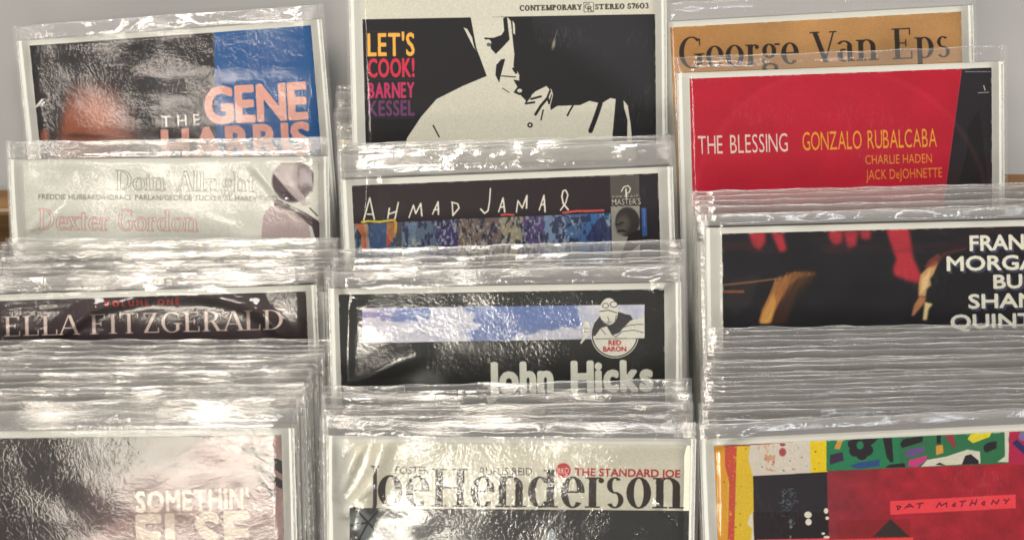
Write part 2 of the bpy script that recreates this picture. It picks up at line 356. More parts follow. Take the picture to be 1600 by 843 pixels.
a.ell(865, 69, 2.4, 8, (170, 158, 140), .8, .7, .2); a.stroke([(866, 62), (871, 46)], 1, (150, 140, 125), .6)
a.stroke(Z((188, 143), (395, 143)), .7, (90, 80, 90), .6); a.stroke(Z((192, 360), (395, 360)), .7, (90, 80, 90), .5); a.stroke(Z((198, 536), (398, 536)), .7, (90, 80, 90), .5)
a.text("LET'S", (575, 87.5), (647, 86.5), 34.5, (240, 176, 72), 1.2, gap=.13)
a.text("COOK!", (575.5, 120.5), (647, 119.5), 28, (210, 44, 74), 1.2, gap=.13)
a.text("BARNEY", (576, 153), (647, 152), 23, (194, 46, 98), 1.0, gap=.14)
a.text("KESSEL", (576.5, 181), (647, 180), 23, (104, 52, 98), 1.0, gap=.14)
a.text("CONTEMPORARY", (812, 17), (909, 15.2), 8.2, (66, 60, 58), .35, serif=(.62, .2, .1), gap=.06)
a.text("STEREO S7603", (930, 14.8), (1013, 13), 8, (66, 60, 58), .35, serif=(.62, .2, .1), gap=.06)
a.stroke([(912, 4), (927, 3.6), (927.5, 18.5), (912.5, 19), (912, 4)], .9, (80, 74, 70)); a.text('C', (913.5, 14), (921, 14), 8, (70, 64, 60), .2); a.text('R', (918, 18), (926, 18), 8.5, (60, 54, 52), .3)
ART['cook'] = a
# -- black band with hand-painted lettering over an abstract mural strip
a = Art(C['painted'], 60, (38, 28, 34)); Z = zz(540, 280, .175); Y = zz(800, 260, .16603)
a.noise(.12, 6, 2)
def yl(x): return 348+(x-552)*(-18.5/480)           # slope of the print
b = a.Y - (349.5+(a.X-552)*-.0405)                   # px below the mural's top edge
mur = (b > np.where(a.X < 700, 0, -1)) & (a.X < 954)
pal = [(74, 90, 116), (70, 92, 128), (108, 126, 148), (52, 62, 88), (90, 110, 140), (120, 104, 98), (130, 112, 96), (150, 142, 118), (86, 82, 124), (60, 56, 100), (140, 140, 150)]
n1 = fbm(a.X/22, a.Y/60, 12, 2); n2 = fbm(a.X/5, a.Y/9, 13, 3); n3 = fbm(a.X/2.5, a.Y/5, 14, 2)
cols = np.array([[72, 88, 112], [66, 86, 124], [104, 124, 148], [92, 108, 130], [66, 60, 108], [120, 102, 92], [112, 96, 92], [150, 140, 112], [84, 72, 118], [120, 140, 170], [72, 104, 150], [62, 108, 164], [58, 104, 160]], np.float32)/255
xi = np.clip((a.X-552+10*n2)/(402/12.), 0, 11.999); i0 = xi.astype(int)
mc = cols[i0]
mc = mc*(1-sstep(.5, .62, n2)[..., None]*.75)+np.array([38, 42, 66])/255*sstep(.5, .62, n2)[..., None]*.75
hl = sstep(.56, .66, n3)*sstep(.35, .5, n1); mc = mc*(1-hl[..., None]*.8)+np.array([168, 172, 168])/255*hl[..., None]*.8
a.rgb = np.where(mur[..., None], mc, a.rgb)
for p, c in ((((75, 395), (190, 395), (205, 470), (160, 640), (140, 640), (140, 500)), (206, 112, 60)), (((180, 480), (205, 640), (150, 650)), (196, 80, 66)), (((365, 385), (460, 385), (455, 470), (405, 560), (365, 600)), (200, 122, 56)), (((372, 480), (405, 560), (370, 610)), (190, 72, 60)), (((170, 395), (200, 395), (210, 620), (185, 620)), (170, 150, 140)), (((205, 400), (365, 400), (365, 630), (215, 630)), (62, 84, 124)), (((460, 380), (500, 380), (500, 640), (440, 640)), (66, 60, 58))):
    M = a.mask(Z(*p)); a.put((M*(.6+.4*n2)).astype(np.float32), c)
a.stroke(Z((145, 380), (200, 372), (300, 378), (430, 362)), 3.6, (206, 190, 70)); a.stroke(Z((430, 362), (450, 390), (445, 470)), 4, (204, 160, 60))
a.stroke(Z((1390, 318), (1440, 312), (1500, 318)), 3.2, (205, 84, 72)); a.stroke(Y((480, 435), (600, 418), (700, 418), (860, 412)), 3.4, (206, 84, 78))
a.poly(Y((700, 660), (760, 560), (820, 480), (870, 480), (900, 560), (945, 560), (945, 690), (700, 700)), (44, 46, 82), .75)
W_ = (232, 228, 212)
for f, strokes in ((Z, (((160, 360), (215, 165), (255, 355)), ((190, 310), (240, 312)), ((375, 350), (390, 258)), ((470, 205), (440, 350)), ((380, 312), (455, 285)), ((565, 340), (605, 230), (625, 305), (670, 215), (680, 325)), ((775, 310), (825, 200), (828, 312)), ((785, 275), (830, 265)), ((950, 205), (957, 322)), ((945, 203), (1000, 218), (1012, 255), (957, 322)), ((1292, 82), (1284, 200), (1270, 280), (1240, 303), (1205, 265)), ((1365, 290), (1405, 165), (1420, 290)), ((1375, 252), (1415, 242)))),
                   (Y, (((40, 430), (55, 320), (95, 390), (140, 272), (135, 390)), ((255, 410), (300, 270), (310, 425)), ((270, 365), (305, 350)), ((455, 410), (505, 340), (525, 265), (505, 222), (480, 228), (468, 280), (482, 350), (528, 405))))):
    for st_ in strokes: a.stroke(f(*st_), 2.2, W_, 1, w1=2.8)
a.poly(Y((920, 60), (1195, 50), (1200, 380), (930, 385)), (84, 80, 76)); a.poly(Y((928, 372), (1200, 365), (1205, 900), (945, 900)), (150, 148, 138))
a.poly(Y((1198, 60), (1500, 50), (1500, 900), (1210, 900)), (34, 28, 36)); a.poly(Y((1215, 388), (1262, 385), (1272, 650), (1225, 655)), (52, 88, 150)); a.stroke(Y((1240, 400), (1245, 560)), 1.5, (110, 140, 190), .7)
a.ell(800+1085*.166, 260+520*.166, 19, 23, (50, 46, 44), 1, .06); a.ell(800+1040*.166, 260+545*.166, 11, 15, (98, 90, 84), .8, .5, .2); a.ell(800+1000*.166, 260+545*.166, 5, 2, (44, 40, 38), .8, .4); a.ell(800+1035*.166, 260+528*.166, 4, 1.6, (44, 40, 38), .8, .4); a.ell(800+1030*.166, 260+610*.166, 7, 2.6, (30, 26, 26), .9, .3); a.ell(800+1030*.166, 260+626*.166, 6, 2.2, (120, 110, 104), .7, .4); a.poly(Y((1100, 640), (1200, 590), (1230, 700), (1000, 900)), (34, 30, 30))
a.stroke(Y((1072, 212), (1074, 298)), 2.4, W_); a.stroke(Y((1028, 235), (1050, 192), (1090, 180), (1114, 205), (1104, 240), (1068, 262)), 1.7, W_)
a.text('PORTRAIT', (957, 308.4), (997, 307), 2.6, W_, .15, gap=.3); a.text("MASTER'S", (955.5, 321.4), (1001, 320), 10.5, (20, 18, 18), 1.2); a.text("MASTER'S", (956, 320.4), (1001, 319), 9.5, W_, .1)
ART['painted'] = a
# -- black cover with a strip of clouds
a = Art(C['clouds'], 60, (28, 30, 30)); a.noise(.25, 30, 4)
band = a.mask([(565.6, 480.8), (1007, 475), (1007, 528), (565.6, 535.5)])
n = fbm(a.X/30, a.Y/20, 31, 6)
sky = np.stack([.38+.10*n, .47+.08*n, .70+.03*n], -1); sky[..., 0] += .16*sstep(640, 570, a.X); sky[..., 1] += .03*sstep(640, 570, a.X)
dn = (n-.5)*95
c1 = sstep(-3, 4, 46-np.hypot((a.X-628)*.8, (a.Y-520)*1.15)+dn) + sstep(-3, 4, 40-np.hypot((a.X-700), (a.Y-500)*1.0)+dn)
c2 = sstep(-2, 3, (a.Y-534)+(a.X-800)*.27+dn*.5)*(a.X > 780) + sstep(-2, 3, a.X-905+dn*.4)
cl = np.clip(c1+c2, 0, 1)*(.82+.5*(fbm(a.X/14, a.Y/9, 33, 4)-.5))
white = np.stack([.84+.06*n, .83+.06*n, .86+.05*n], -1); sk = sky*(1-cl[..., None])+white*cl[..., None]
a.rgb = np.where(band[..., None], sk.astype(np.float32), a.rgb)
a.ell(960.5, 522, 37.5, 37, (228, 226, 212)); a.ell(960.5, 522, 36, 35.5, (48, 46, 46)); a.ell(960.5, 522, 34.3, 33.8, (228, 226, 212))
a.poly([(926, 524), (928, 505), (940, 490), (960, 486), (985, 492), (994, 508), (996, 524)], (60, 58, 62))
# generic pale shapes: hood, collar and a streaming scarf
a.ell(951, 486, 14.5, 21, (228, 226, 212)); a.ell(946, 477, 5.2, 4.2, (60, 58, 60)); a.ell(946, 477, 4.2, 3.3, (228, 226, 212)); a.ell(959, 475, 6, 5, (60, 58, 60)); a.ell(959, 475, 5, 4, (228, 226, 212)); a.stroke([(937, 486), (950, 484), (964, 488)], 1.2, (60, 58, 60))
a.poly([(930, 524), (938, 512), (948, 509), (956, 523), (966, 520), (985, 500), (1007, 495), (1007, 528), (930, 529)], (228, 226, 212))
for st_ in (((956, 522), (962, 526), (970, 519)), ((965, 514), (985, 507), (1005, 506)), ((968, 518), (990, 515), (1005, 519)), ((940, 500), (948, 506), (955, 502)), ((938, 512), (946, 522)), ((930, 529), (1004, 528)), ((949, 494), (952, 501), (948, 503)), ((963, 492), (961, 500))): a.stroke(list(st_), 1.0, (80, 78, 80))
a.poly([(909, 512), (914, 505), (919, 500), (922, 510), (919, 524), (908, 537), (906, 535), (912, 525)], (228, 226, 212)); a.stroke([(912, 512), (920, 514)], .8, (90, 88, 90)); a.stroke([(911, 517), (919, 518)], .8, (90, 88, 90))
a.text('RED', (951, 538.5), (970, 538.2), 7.2, (178, 44, 48), .45); a.text('BARON', (942.5, 548.5), (978, 548), 7.2, (178, 44, 48), .45)
a.text('John Hicks', (763, 612), (1018, 608), 44, (226, 226, 210), 3.0, gap=.14)
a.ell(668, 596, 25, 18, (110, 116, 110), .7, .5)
ART['clouds'] = a
# -- cream cover with large modern roman title
a = Art(C['newsred'], 50, (212, 208, 188)); Z = zz(480, 590, .39375)
a.poly([(540, 792.5), (1090, 797), (1090, 1200), (540, 1200)], (44, 44, 44)); a.put((a.mask([(540, 792), (1090, 796.5), (1090, 1200), (540, 1200)])*sstep(820, 600, a.X)*.3).astype(np.float32), (120, 126, 120))
for cx, cy, r in ((560, 812, 22), (578, 834, 18), (640, 842, 8)): a.ell(cx, cy, r, r*.7, (120, 128, 130), .8, .3)
for p in (((553, 792), (575, 815), (600, 843)), ((575, 815), (560, 843)), ((548, 820), (575, 815), (590, 797))): a.stroke(list(p), 3, (36, 36, 38))
a.ell(861, 838, 8, 11, (140, 150, 156), .8, .4)
a.text('J', (573, 789), (592, 789), 62, (62, 52, 50), 0, serif=(.8, .17, .035))
a.text('oeHenderson', (590, 789.5), (1068, 793.5), 59, (46, 38, 36), 0, serif=(.81, .18, .04), gap=.03)
a.text('FOSTER', (618, 739.5), (670, 740), 11.5, (78, 70, 68), .1); a.text('RUFUS REID', (750, 741), (831, 741.5), 11.5, (84, 76, 74), .1)
a.ell(880, 734, 11.5, 11.5, (186, 46, 46)); a.text('RED', (871, 738), (889, 738), 7.5, (228, 210, 196), .3)
a.text('THE STANDARD JOE', (898, 742), (1062, 745), 11.5, (170, 48, 44), .55)
ART['newsred'] = a
# -- ochre cover
a = Art(C['ochre'], 50, (182, 136, 84)); a.noise(.13, 70, 6); a.put((sstep(1240, 1050, a.X)*.3).astype(np.float32), (196, 128, 58))
a.text('George Van Eps', (1062, 107), (1484, 89), 48, (42, 32, 28), .2, serif=(.68, .16, .04), gap=.05)
ART['ochre'] = a
# -- crimson cover
a = Art(C['crimson'], 62, (178, 16, 43)); a.noise(.06, 50, 6)
M = a.mask([(1505, 90), (1600, 90), (1600, 400), (1463, 400), (1478, 290)]); a.put(M, (34, 30, 38))
a.put((M*sstep(200, 300, a.Y)*.5).astype(np.float32), (58, 34, 38)); a.poly([(1512, 200), (1530, 170), (1545, 300), (1500, 300), (1510, 240)], (20, 18, 22), .8); a.poly([(1515, 225), (1496, 290), (1484, 320), (1500, 320)], (20, 18, 22), .8)
a.stroke([(1508, 112), (1548, 112)], 1.5, (150, 150, 155), .8); a.stroke([(1528, 145), (1545, 144)], 1, (200, 195, 190)); a.stroke([(1537, 134), (1539, 141)], 1.6, (200, 195, 190)); a.stroke([(1505, 92), (1463, 400)], 1, (220, 80, 90), .5)
dd = np.abs(np.hypot(a.X-1313, a.Y-340)-232); a.put((sstep(8, 0, dd)*.10).astype(np.float32), (255, 120, 130)); dd = np.hypot(a.X-1313, a.Y-340) < 228; a.put((dd & ~M), (220, 60, 80), .10)
a.text('THE BLESSING', (1091, 241), (1231, 236.5), 28.5, (226, 208, 196), .1, gap=.1)
a.text('GONZALO RUBALCABA', (1254, 235), (1464, 229), 28.5, (228, 162, 48), .15, gap=.07)
a.text('CHARLIE HADEN', (1352, 256.5), (1456, 254), 14, (226, 154, 48), .15); a.text('JACK DeJOHNETTE', (1353, 280.5), (1472, 276.5), 15, (226, 154, 48), .15)
ART['crimson'] = a
# -- night stage cover
a = Art(C['night'], 60, (24, 24, 30)); Z = zz(1060, 260, .3375); Y = zz(1440, 340, .21363)
a.noise(.25, 50, 6)
n = fbm(a.X/6, a.Y/6, 3)
for p in (((325, 305), (400, 305), (400, 350), (375, 385), (345, 365)), ((430, 305), (480, 305), (500, 385), (470, 395)), ((695, 298), (760, 298), (755, 350), (725, 362), (700, 335)), ((765, 298), (830, 298), (820, 365), (785, 375)), ((840, 296), (890, 296), (885, 335), (850, 335)), ((962, 290), (1065, 288), (1085, 420), (1120, 500), (1115, 535), (1060, 525), (1000, 500), (995, 470), (1010, 430), (985, 360))):
    q = Z(*p); cxx = sum(x for x, y in q)/len(q); cyy = sum(y for x, y in q)/len(q); a.spoly([(cxx+(x-cxx)*1.1, cyy+(y-cyy)*1.1) for x, y in q], (130, 34, 44), .6, 5); a.spoly(q, (180, 46, 58), .95, 4)
a.put((sstep(.3, .8, fbm(a.X/50, a.Y/12, 9))*(a.Y < 395)*.35).astype(np.float32), (90, 36, 44))
a.spoly(Z((250, 520), (380, 500), (330, 640), (260, 690), (205, 640)), (60, 50, 52), .4, 5); a.stroke(Z((205, 548), (330, 535), (500, 512)), 3, (166, 108, 66), .7); a.stroke(Z((205, 578), (300, 578)), 4, (176, 100, 54), .7)
a.spoly(Z((420, 600), (470, 530), (540, 486), (640, 490), (620, 520), (560, 560), (530, 640), (500, 725), (372, 725), (385, 660)), (84, 46, 30), .6, 5)
a.spoly(Z((425, 590), (470, 535), (535, 488), (635, 490), (625, 503), (560, 512), (510, 550), (470, 620), (440, 680), (425, 725), (372, 725), (386, 660)), (206, 132, 62), .75, 2.5)
a.spoly(Z((392, 680), (440, 600), (462, 590), (440, 660), (418, 725), (378, 725)), (240, 190, 116), .7, 2)
for k in range(260):                                                       # lit strands of hair on the left figure
    t = rng.random(); sx, sy = 450+t*190+rng.normal(0, 4), 530-44*math.sin(min(t*2.2, 1.57))+rng.normal(0, 7); ex, ey = 372+t*150+rng.normal(0, 12), 725
    mx, my = (sx+ex)/2-26*(1-t)+rng.normal(0, 6), (sy+ey)/2-18+rng.normal(0, 8); q = 1-t*.75
    c = np.array([236, 158, 70])*(.45+.6*rng.random()); c[2] += 30*rng.random()
    u = (.12+.45*rng.random()) if t > .3 else (.5+.5*rng.random()); ex, ey = sx+(ex-sx)*u, sy+(ey-sy)*u
    a.stroke(Z((sx, sy), (mx if u == 1 else (sx+ex)/2, my if u == 1 else (sy+ey)/2), (ex, ey)), .9, tuple(c*q), .5*q+.1, w1=.5)
a.spoly(Z((395, 670), (445, 580), (450, 640), (430, 720), (375, 720)), (226, 168, 84), .6, 2)
for p, c, al in ((((1120, 500), (1190, 430), (1205, 440), (1180, 500), (1165, 520), (1170, 550), (1150, 565), (1145, 600), (1110, 600), (1112, 540)), (206, 160, 104), .95), (((1115, 600), (1148, 605), (1132, 640), (1090, 690), (1078, 690), (1090, 640)), (190, 128, 84), .9), (((1140, 625), (1178, 635), (1158, 660), (1150, 710), (1130, 710)), (232, 206, 150), .95), (((1135, 470), (1160, 430), (1205, 400), (1215, 425), (1190, 460)), (130, 60, 44), .8)): a.spoly(Z(*p), c, al, 1.8)
a.spoly(Z((1128, 520), (1150, 500), (1168, 470), (1150, 560), (1120, 590)), (236, 204, 150), .7, 1.5); a.spoly(Z((1180, 430), (1230, 395), (1330, 375), (1330, 385), (1240, 410), (1200, 450)), (96, 50, 42), .6, 2)
for ch in range(3): a.rgb[..., ch] = a.blur(a.rgb[..., ch], 1.5)
def shadowed(t, p0, p1, cap):
    a.text(t, (p0[0]+3, p0[1]+3.5), (p1[0]+3, p1[1]+3.5), cap, (76, 76, 104), 1.3, .8); a.text(t, p0, p1, cap, (228, 226, 208), 1.2)
shadowed('FRANK', (1516, 391), (1625, 388), 22.5); shadowed('MORGAN', (1480, 422.5), (1648, 419), 21.5); shadowed('BUD', (1553, 450), (1626, 448), 20.5); shadowed('SHANK', (1514, 481), (1650, 478), 21); shadowed('QUINTET', (1486, 513), (1660, 509), 21)
ART['night'] = a
# -- collage cover
a = Art(C['collage'], 48, (166, 32, 48)); Z = zz(1100, 660, .217); Y = zz(1340, 660, .217); n = fbm(a.X/7, a.Y/11, 3); n2 = fbm(a.X/2.5, a.Y/2.5, 5)
a.put((sstep(1440, 1300, a.X+30*n)*.6).astype(np.float32), (118, 48, 56)); a.noise(.16, 18, 3)
a.poly(Z((75, 165), (350, 165), (370, 1500), (95, 1500)), (222, 186, 46)); a.poly(Z((75, 165), (160, 165), (180, 1500), (95, 1500)), (224, 150, 46)); 
a.put(a.mask(Z((75, 160), (170, 160), (190, 1500), (95, 1500))), (216, 160, 44), .5)
M = a.mask(Z((150, 165), (235, 165), (228, 420), (215, 900), (225, 1200), (155, 1200), (175, 700), (180, 430), (150, 300))); a.put((M*sstep(.33, .5, n2+.12)).astype(np.float32), (196, 66, 62), .9)
a.poly(Z((330, 160), (770, 130), (770, 362), (350, 380), (318, 260)), (212, 204, 190)); a.put((a.mask(Z((372, 150), (520, 150), (500, 350), (450, 340)))*sstep(.4, .6, n)).astype(np.float32), (206, 140, 96), .8)
a.poly(Z((762, 132), (885, 125), (888, 352), (770, 358)), (232, 200, 28)); a.poly(Z((330, 660), (350, 640), (365, 900), (330, 900), (345, 760), (310, 730)), (220, 210, 190))
a.ell(1100+565*.217, 660+210*.217, 5.5, 6.5, (160, 60, 66), .9, .2); a.ell(1100+565*.217, 660+155*.217, 4.5, 2.5, (150, 50, 60), .9, .2)
for k in range(60):
    x, y = 90+rng.random()*780, 165+rng.random()*680
    if x > 350 and y > 345: continue
    a.ell(1100+x*.217, 660+y*.217, .5+rng.random()*.9, .5+rng.random()*.8, (80, 50, 40), .8, .3)
a.poly(Z((352, 383), (885, 352), (897, 1200), (375, 1200)), (38, 34, 42)); a.put((a.mask(Z((352, 640), (897, 640), (897, 1200), (375, 1200)))), (26, 14, 20), .7)
for k in range(45):
    x, y = 600+rng.normal(0, 26), 560+rng.normal(0, 48); a.stroke(Z((x, y), (x+rng.normal(0, 18), y-rng.random()*22)), 1.2, (110, 140, 145), .55)
for k in range(14): x, y = 628+rng.normal(0, 10), 700+rng.random()*130; a.stroke(Z((x, y), (x+rng.normal(0, 10), y-14)), 1.6, (130, 150, 155), .6)
for x, y, rx, ry in ((748, 660, 6, 5.3), (752, 712, 5, 5.3), (878, 632, 3.5, 4.5), (886, 684, 3, 2.8), (858, 795, 3, 2), (882, 822, 5, 2.6)): a.ell(1100+x*.217, 660+y*.217, rx, ry, (226, 222, 204), 1, .12)
GR = (36, 124, 84); a.poly(Y((-225, 125), (700, 70), (1095, 55), (1095, 290), (-225, 345)), GR); a.put((a.mask(Y((300, 60), (1095, 50), (1095, 290), (300, 320)))), (56, 104, 66), .55)
K_ = (36, 32, 40)
for p, c in ((((-200, 230), (-110, 208), (-100, 270), (-200, 300)), (58, 40, 66)), (((-140, 110), (-100, 108), (-130, 190), (-170, 185)), (206, 150, 60)), (((180, 108), (245, 105), (258, 280), (235, 282), (210, 250)), K_), (((305, 150), (330, 115), (470, 95), (468, 135), (320, 180)), K_), (((345, 215), (360, 190), (480, 168), (478, 215), (355, 250)), (104, 80, 132)), (((360, 310), (370, 265), (500, 232), (495, 268), (420, 318)), (196, 62, 124)), (((568, 90), (600, 88), (596, 150), (570, 150)), K_), (((562, 165), (612, 155), (618, 215), (565, 232)), (214, 152, 60)), (((625, 88), (690, 82), (705, 185), (690, 180)), (150, 54, 60)), (((790, 115), (815, 78), (965, 68), (950, 100), (830, 145)), (222, 208, 48)), (((905, 165), (935, 142), (1000, 130), (1002, 180), (930, 212), (908, 200)), K_), (((455, 315), (500, 265), (640, 240), (790, 190), (880, 205), (885, 290)), (212, 208, 190)), (((750, 298), (775, 235), (815, 225), (870, 270), (870, 295)), K_), (((560, 300), (590, 285), (635, 305)), K_), (((1058, 62), (1095, 60), (1085, 120), (1095, 200), (1085, 282), (1005, 280), (1060, 240)), (214, 210, 192)), (((1092, 60), (1300, 50), (1300, 300), (1085, 300)), (176, 36, 74)), (((1112, 145), (1145, 118), (1300, 260), (1300, 320)), (40, 44, 96)), (((-60, 310), (0, 285), (160, 262), (155, 310), (0, 330)), (44, 76, 130)), (((200, 322), (225, 300), (335, 288), (345, 318)), K_)): a.poly(Y(*p), c)
for x, y in ((20, 130), (-20, 200), (30, 225), (70, 195), (60, 120), (-30, 150)): a.ell(1340+x*.217, 660+y*.217, 9, 9, K_)
a.ell(1340+17*.217, 660+160*.217, 5.5, 6.5, GR); a.poly(Y((60, 120), (150, 110), (110, 150), (70, 170)), K_)
a.ell(1340+1200*.217, 660+95*.217, 9, 8, (120, 120, 170), .9, .1)
a.poly(Y((232, 562), (1138, 513), (1140, 612), (235, 660)), (238, 66, 76))
MR = (96, 16, 44)
for st_ in (((285, 595), (288, 625), (312, 602), (285, 595)), ((340, 612), (372, 582), (400, 605)), ((355, 603), (395, 598)), ((425, 582), (472, 575)), ((450, 580), (440, 612)), ((565, 608), (590, 572), (600, 595), (640, 572), (640, 602)), ((680, 592), (702, 575), (700, 602), (680, 592)), ((735, 565), (780, 560)), ((758, 562), (748, 600)), ((808, 595), (825, 555)), ((858, 550), (845, 590)), ((815, 580), (855, 572)), ((892, 580), (912, 562), (912, 592), (892, 580)), ((962, 585), (975, 555), (1000, 582), (1018, 550)), ((1052, 550), (1075, 562), (1092, 545)), ((1075, 562), (1062, 580))): a.stroke(Y(*st_), 1.7, MR)
a.poly(Y((110, 818), (235, 690), (375, 818)), (48, 36, 34)); a.put(a.mask(Y((-150, 700), (380, 690), (380, 840), (-150, 840))), (130, 20, 24), .45); a.poly(Y((112, 818), (235, 690), (375, 818)), (50, 38, 36))
a.poly(Y((-200, 838), (400, 822), (400, 900), (-200, 900)), (236, 70, 70)); a.poly(Z((380, 838), (900, 828), (900, 900), (380, 900)), (226, 84, 90))
ART['collage'] = a
# ---------------------------------------------------------------- materials
def mat(name):
    m = bpy.data.materials.new(name); m.use_nodes = True; nt = m.node_tree; nt.nodes.clear()
    out = nt.nodes.new('ShaderNodeOutputMaterial'); return m, nt, out
def nd(nt, typ, **k):
    n = nt.nodes.new('ShaderNode'+typ)
    for a, b in k.items():
        if a.startswith('i_'): n.inputs[a[2:].replace('_', ' ')].default_value = b
        else: setattr(n, a, b)
    return n
def film_material(name, pebble, scale, haze, spec, rough, haze_col=(0.88, 0.86, 0.83, 1), aniso=1.0, fade=False):
    m, nt, out = mat(name); L = nt.links.new
    tc = nd(nt, 'TexCoord'); oi = nd(nt, 'ObjectInfo'); add = nd(nt, 'VectorMath', operation='MULTIPLY_ADD')
    L(oi.outputs['Random'], add.inputs[0]); add.inputs[1].default_value = (3, 5, 7); an = nd(nt, 'VectorMath', operation='MULTIPLY'); L(tc.outputs['Object'], an.inputs[0]); an.inputs[1].default_value = (aniso, 1, 1); L(an.outputs[0], add.inputs[2])
    n1 = nd(nt, 'TexNoise'); n1.inputs['Scale'].default_value = scale; n1.inputs['Detail'].default_value = 2.5; n1.inputs['Roughness'].default_value = .55; n1.inputs['Distortion'].default_value = .6
    n2 = nd(nt, 'TexNoise'); n2.inputs['Scale'].default_value = scale*.11; n2.inputs['Detail'].default_value = 2
    L(add.outputs[0], n1.inputs['Vector']); L(add.outputs[0], n2.inputs['Vector'])
    mr = nd(nt, 'MapRange'); L(n2.outputs[0], mr.inputs[0]); mr.inputs[1].default_value = .35; mr.inputs[2].default_value = .65; mr.inputs[3].default_value = .25; mr.inputs[4].default_value = 1
    mu = nd(nt, 'Math', operation='MULTIPLY'); L(n1.outputs[0], mu.inputs[0]); L(mr.outputs[0], mu.inputs[1])
    bp = nd(nt, 'Bump'); bp.inputs['Strength'].default_value = 1; bp.inputs['Distance'].default_value = pebble; L(mu.outputs[0], bp.inputs['Height'])
    tr = nd(nt, 'BsdfTransparent'); tr.inputs[0].default_value = (0.985, 0.982, 0.978, 1)
    gl = nd(nt, 'BsdfGlossy'); gl.inputs['Roughness'].default_value = rough; L(bp.outputs[0], gl.inputs['Normal'])
    df = nd(nt, 'BsdfDiffuse'); df.inputs[0].default_value = haze_col
    fr = nd(nt, 'Fresnel'); fr.inputs[0].default_value = 1.5; L(bp.outputs[0], fr.inputs['Normal'])
    k = nd(nt, 'Math', operation='MULTIPLY', use_clamp=True); L(fr.outputs[0], k.inputs[0]); k.inputs[1].default_value = spec
    m1 = nd(nt, 'MixShader'); m1.inputs[0].default_value = haze; L(tr.outputs[0], m1.inputs[1]); L(df.outputs[0], m1.inputs[2])
    if fade:                                        # cut edge glints only in places, by noise put into its whiteness and gloss
        n3 = nd(nt, 'TexNoise'); n3.inputs['Scale'].default_value = 45; L(add.outputs[0], n3.inputs['Vector'])
        f3 = nd(nt, 'MapRange'); L(n3.outputs[0], f3.inputs[0]); f3.inputs[1].default_value = .45; f3.inputs[2].default_value = .65; f3.inputs[3].default_value = .3; f3.inputs[4].default_value = 1
        kf = nd(nt, 'Math', operation='MULTIPLY'); L(f3.outputs[0], kf.inputs[0]); kf.inputs[1].default_value = haze*1.6; L(kf.outputs[0], m1.inputs[0])
        kg = nd(nt, 'Math', operation='MULTIPLY', use_clamp=True); L(k.outputs[0], kg.inputs[0]); L(f3.outputs[0], kg.inputs[1]); k = kg
    m2 = nd(nt, 'MixShader'); L(k.outputs[0], m2.inputs[0]); L(m1.outputs[0], m2.inputs[1]); L(gl.outputs[0], m2.inputs[2]); L(m2.outputs[0], out.inputs[0])
    return m
M_FILM = film_material('clear_plastic_film', .00008, 680, .008, 1.5, .10)
M_FLAP = film_material('open_plastic_flap', .00016, 420, .16, 2.0, .09)
M_FLAP_CLEAR = film_material('clear_plastic_flap', .00016, 420, .07, 1.9, .10)
M_FILM_SMOOTH = film_material('smooth_plastic_film', .00004, 420, .005, 1.0, .07)
M_FILM_STACK = film_material('layered_plastic_film', .00012, 620, .065, 1.9, .08, aniso=.35)
M_SEAM = film_material('welded_plastic_seam', .00050, 420, .08, 1.5, .14)
M_LIP = film_material('cut_plastic_edge', .00080, 300, .24, 3.5, .15, (.95, .94, .91, 1), fade=True)
def paper_material(name, col, var=.04):
    m, nt, out = mat(name); L = nt.links.new; p = nd(nt, 'BsdfPrincipled'); tc = nd(nt, 'TexCoord')
    n = nd(nt, 'TexNoise'); n.inputs['Scale'].default_value = 90; n.inputs['Detail'].default_value = 5; L(tc.outputs['Object'], n.inputs['Vector'])
    oi = nd(nt, 'ObjectInfo'); mr = nd(nt, 'MapRange'); L(oi.outputs['Random'], mr.inputs[0]); mr.inputs[3].default_value = 1-var; mr.inputs[4].default_value = 1+var*.5
    mr2 = nd(nt, 'MapRange'); L(n.outputs[0], mr2.inputs[0]); mr2.inputs[3].default_value = .95; mr2.inputs[4].default_value = 1.05
    mu = nd(nt, 'Math', operation='MULTIPLY'); L(mr.outputs[0], mu.inputs[0]); L(mr2.outputs[0], mu.inputs[1])
    hs = nd(nt, 'VectorMath', operation='SCALE'); hs.inputs[0].default_value = col; L(mu.outputs[0], hs.inputs['Scale'])
    L(hs.outputs[0], p.inputs['Base Color']); p.inputs['Roughness'].default_value = .6; L(p.outputs[0], out.inputs[0]); return m
M_CARD = paper_material('off_white_card', (0.61, 0.605, 0.545))
M_CARD_CREAM = paper_material('cream_card', (0.62, 0.57, 0.43), .12)
M_PAPER = paper_material('booklet_paper', (0.70, 0.69, 0.62), .1)
M_DARK = paper_material('dark_booklet', (0.10, 0.09, 0.10), .6)
M_GREEN = paper_material('pale_green_card', (0.55, 0.56, 0.52), .12)
def print_material(name, im):
    m, nt, out = mat(name); L = nt.links.new; p = nd(nt, 'BsdfPrincipled')
    t = nd(nt, 'TexImage', extension='EXTEND', interpolation='Cubic'); t.image = im
    uv = nd(nt, 'UVMap'); uv.uv_map = 'UVMap'; L(uv.outputs[0], t.inputs[0])
    n = nd(nt, 'TexNoise'); n.inputs['Scale'].default_value = 1400; tc = nd(nt, 'TexCoord'); L(tc.outputs['Object'], n.inputs['Vector'])
    mr = nd(nt, 'MapRange'); L(n.outputs[0], mr.inputs[0]); mr.inputs[3].default_value = .93; mr.inputs[4].default_value = 1.07
    sc = nd(nt, 'VectorMath', operation='SCALE'); L(t.outputs[0], sc.inputs[0]); L(mr.outputs[0], sc.inputs['Scale'])
    L(sc.outputs[0], p.inputs['Base Color']); p.inputs['Roughness'].default_value = .38; p.inputs['Specular IOR Level'].default_value = .2; L(p.outputs[0], out.inputs[0]); return m
